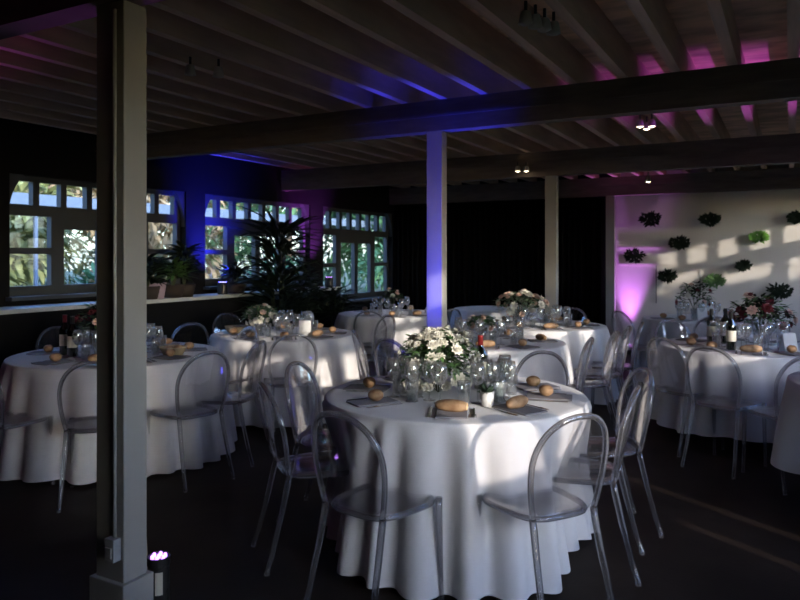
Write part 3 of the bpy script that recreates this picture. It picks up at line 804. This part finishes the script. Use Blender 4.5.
bush('tall_palm', lp(247, 0)[:2]+(0,), .50, 2.15, 330, M['darkleaf'], 53, label='tall dark palm rising in front of the middle left window', poth=.4, potr=.2, L=(.3,.6), Wd=(.04,.08), spiky=True).location.x += .5
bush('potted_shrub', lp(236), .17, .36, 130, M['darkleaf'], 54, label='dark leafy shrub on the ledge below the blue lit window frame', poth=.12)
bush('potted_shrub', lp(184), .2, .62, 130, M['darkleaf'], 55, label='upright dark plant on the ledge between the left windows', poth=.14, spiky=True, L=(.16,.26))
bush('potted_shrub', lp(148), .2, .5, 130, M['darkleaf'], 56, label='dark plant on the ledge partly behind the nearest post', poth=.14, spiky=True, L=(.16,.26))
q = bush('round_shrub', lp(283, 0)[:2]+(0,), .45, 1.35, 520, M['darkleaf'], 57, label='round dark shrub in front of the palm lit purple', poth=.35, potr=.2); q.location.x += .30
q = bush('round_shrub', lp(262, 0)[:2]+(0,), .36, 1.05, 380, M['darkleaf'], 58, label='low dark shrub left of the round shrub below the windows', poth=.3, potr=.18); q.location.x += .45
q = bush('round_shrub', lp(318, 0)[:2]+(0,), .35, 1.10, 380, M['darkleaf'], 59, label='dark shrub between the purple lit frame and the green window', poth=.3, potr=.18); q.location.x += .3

# wall greenery on the pale far wall
def far_pt(px, py):
    t = (px-400)/713; d = (YF-.03)/(CS+SN*t); v = W(t*d, d); return Vector((v.x, v.y, EYE+(256-py)*d/713))
for i, (px, py, s, m_, tx) in enumerate(((651,219,.15,'darkleaf','upper left'), (710,220,.13,'darkleaf','upper middle'), (680,243,.13,'darkleaf','centre, below the upper pair'),
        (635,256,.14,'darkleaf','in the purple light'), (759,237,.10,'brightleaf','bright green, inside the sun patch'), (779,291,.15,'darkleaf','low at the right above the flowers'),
        (797,218,.10,'darkleaf','at the right edge'), (668,276,.12,'darkleaf','low, under the leftmost sun patch'), (715,281,.13,'green','under the sun patches'), (744,266,.08,'darkleaf','small, between the sun patches'))):
    random.seed(70+i); bm = bmesh.new(); c = far_pt(px, py)
    for k in range(130):
        a = random.uniform(0, 2*PI); q = random.random()**.7*s*.8
        leaf(bm, (q*math.cos(a)*1.15, -.015-random.random()*.07, q*math.sin(a)*.65), (math.cos(a), -.5*random.random(), math.sin(a)*.8+.2), random.uniform(.035,.07), .03, up=(0,-1,.2))
    blob(bm, (0, .0, 0), s*.35, 1.2, .25, .8, 1)
    o = link('wall_greenery', bm, M[m_]); o.location = c; tag(o, f'leafy clump fixed to the pale far wall, {tx}', 'greenery')
c = far_pt(656, 300)
bm = bmesh.new(); tube(bm, [(c.x, YF-.015, .78), (c.x, YF-.015, 1.36)], .006, 6); tag(link('wall_cable', bm, M['black']), 'thin dark cable running down the pale far wall', 'cable')
c = far_pt(700, 300)
bm = bmesh.new(); tube(bm, [(c.x, YF-.015, .88), (c.x, YF-.015, 1.30)], .006, 6); tag(link('wall_cable', bm, M['black']), 'short thin cable behind the wispy flowers by the far wall', 'cable')

# ------------------------------------------------------------------ outside
bm = bmesh.new(); box(bm, -70, 40, -40, 70, -.35, -.15); struct(link('ground', bm, M['grass']))
bm = bmesh.new(); box(bm, -15.5, -13.0, -4, 24, 2.50, 2.72)
for y in range(-3, 24, 4): box(bm, -13.3, -13.24, y, y+.06, -.15, 2.50)
tag(link('garden_canopy', bm, M['roofblue']), 'long pale blue roofed canopy on thin posts outside the left windows', 'canopy')
def tree(loc, H, R, m, seed, label, n=2600, trunk=.16, low=.12, L=(.3,.6)):
    random.seed(seed); r = root('garden_tree', loc); bm = bmesh.new()
    tube(bm, [(0,0,0), (.1,0,H*.3), (0,.1,H*.7)], [trunk, trunk*.8, trunk*.3], 8)
    for k in range(8):
        a = random.uniform(0, 2*PI); z = H*random.uniform(.18, .5)
        tube(bm, [(0.05,0,z), (R*.45*math.cos(a), R*.45*math.sin(a), z+H*.15), (R*.85*math.cos(a), R*.85*math.sin(a), z+H*.28)], [trunk*.45, trunk*.3, trunk*.1], 5)
    link('trunk', bm, M['bark'], r); bm = bmesh.new()
    cl = [(random.uniform(-.6,.6)*R, random.uniform(-.6,.6)*R, H*random.uniform(low, .88), R*random.uniform(.3,.55)) for _ in range(14)]
    for k in range(n):
        cx, cy, cz, cr = random.choice(cl); v = Vector((random.gauss(0,1), random.gauss(0,1), random.gauss(0,1))).normalized()*cr*random.uniform(.5, 1.05)
        leaf(bm, (cx+v.x, cy+v.y, max(.1, cz+v.z)), v, random.uniform(*L), random.uniform(.12,.24))
    link('crown', bm, m, r); tag(r, label, 'tree'); return r
random.seed(5)
for i, (x, y, H, R, m_, lb) in enumerate((
    (-20, 3, 7, 3.4, 'dryleaf', 'pale dry tree seen through the leftmost window, left half'), (-22, 8, 8, 3.6, 'treeleaf', 'yellow green tree seen through the leftmost window'),
    (-19, 11, 6, 3, 'treeleaf', 'yellow green tree seen just right of the nearest post'), (-24, 15, 9, 4.2, 'treeleaf', 'tall light green tree behind the palm window'),
    (-19, 17, 6, 3, 'dryleaf', 'sandy coloured tree seen through the blue lit frame'), (-17, 22, 8, 3.6, 'treeleaf2', 'deep green tree seen through the purple lit frame'),
    (-15, 26, 8, 3.6, 'treeleaf2', 'deep green tree filling the farthest window, left'), (-11.5, 23, 7, 3.2, 'treeleaf2', 'deep green tree filling the farthest window, right'),
    (-27, 22, 10, 4.5, 'treeleaf', 'light green tree farthest away beyond the garden'), (-20, 30, 10, 4.5, 'treeleaf2', 'dark tree beyond the farthest window'),
    (-29, 4, 10, 4.6, 'treeleaf', 'broad light tree far beyond the leftmost window'), (-30, 13, 10, 4.6, 'treeleaf', 'broad light tree far beyond the middle left window'),
    (-12.5, 30, 10, 4.2, 'treeleaf2', 'dark tree far behind the farthest window'))):
    tree((x, y, -.15), H, R, M[m_], 100+i, lb)
random.seed(9)
for i, (x, y, R, m_, lb) in enumerate(((-11.2, 5.4, .75, 'treeleaf2', 'rounded garden shrub outside the leftmost window'), (-11.5, 9.4, .8, 'treeleaf2', 'rounded garden shrub right of the nearest post outside'),
        (-10.5, 13.5, .9, 'treeleaf2', 'rounded garden shrub outside the middle window'), (-9.5, 17, 1.1, 'treeleaf2', 'rounded garden shrub outside the farthest window'))):
    bm = bmesh.new()
    for k in range(600):
        v = Vector((random.gauss(0,1), random.gauss(0,1), random.gauss(0,1))).normalized()*R*random.uniform(.7,1)
        leaf(bm, (v.x, v.y, R*.9+v.z*.9), v, random.uniform(.12,.22), .09)
    o = link('garden_shrub', bm, M[m_]); o.location = (x, y, -.15); tag(o, lb, 'shrub')

for i, (x, y0, y1, h, m_, n_, lb) in enumerate(((4.7, 7.3, 9.3, 2.52, 'treeleaf2', 4000, 'clipped hedge outside the right windows nearest the pale wall'),
        (4.7, 3.55, 7.1, 3.5, 'treeleaf2', 7000, 'tall hedge added out of view outside the right windows to block sun'),  # added unseen to keep sun off the drape and the taupe post
        (14, -13.0, -6.95, 5.75, 'treeleaf2', 9000, 'long hedge added out of view to block sun from the window beside the viewer'))):  # added unseen so only skylight enters the window beside the viewer
    random.seed(300+i); bm = bmesh.new()
    box(bm, x+.05, x+.35, y0+.1, y1-.1, 0, h-.3-.1)
    for k in range(n_):
        y = random.uniform(y0, y1); top = h + .10*math.sin(y*5.1) + .07*math.sin(y*11)
        leaf(bm, (x+random.uniform(-.1, .5), y, random.uniform(1.6, top)), (random.uniform(-1,.5), random.uniform(-1,1), random.uniform(-.3,1)), random.uniform(.12,.2), .10)
    o = link('hedge', bm, M[m_]); o.location.z = -.15; tag(o, lb, 'hedge')

for i in range(9):
    tree((-33+2*math.sin(i*2.1), -6+5.6*i, -.15), 11, 4.4, M['treeleaf' if i % 3 else 'treeleaf2'], 200+i, ['light', 'tall', 'broad', 'pale', 'dense', 'large', 'high', 'leafy', 'wide'][i] + ' tree in the wood line far outside the left windows', n=2200, low=.05, L=(.7, 1.1))
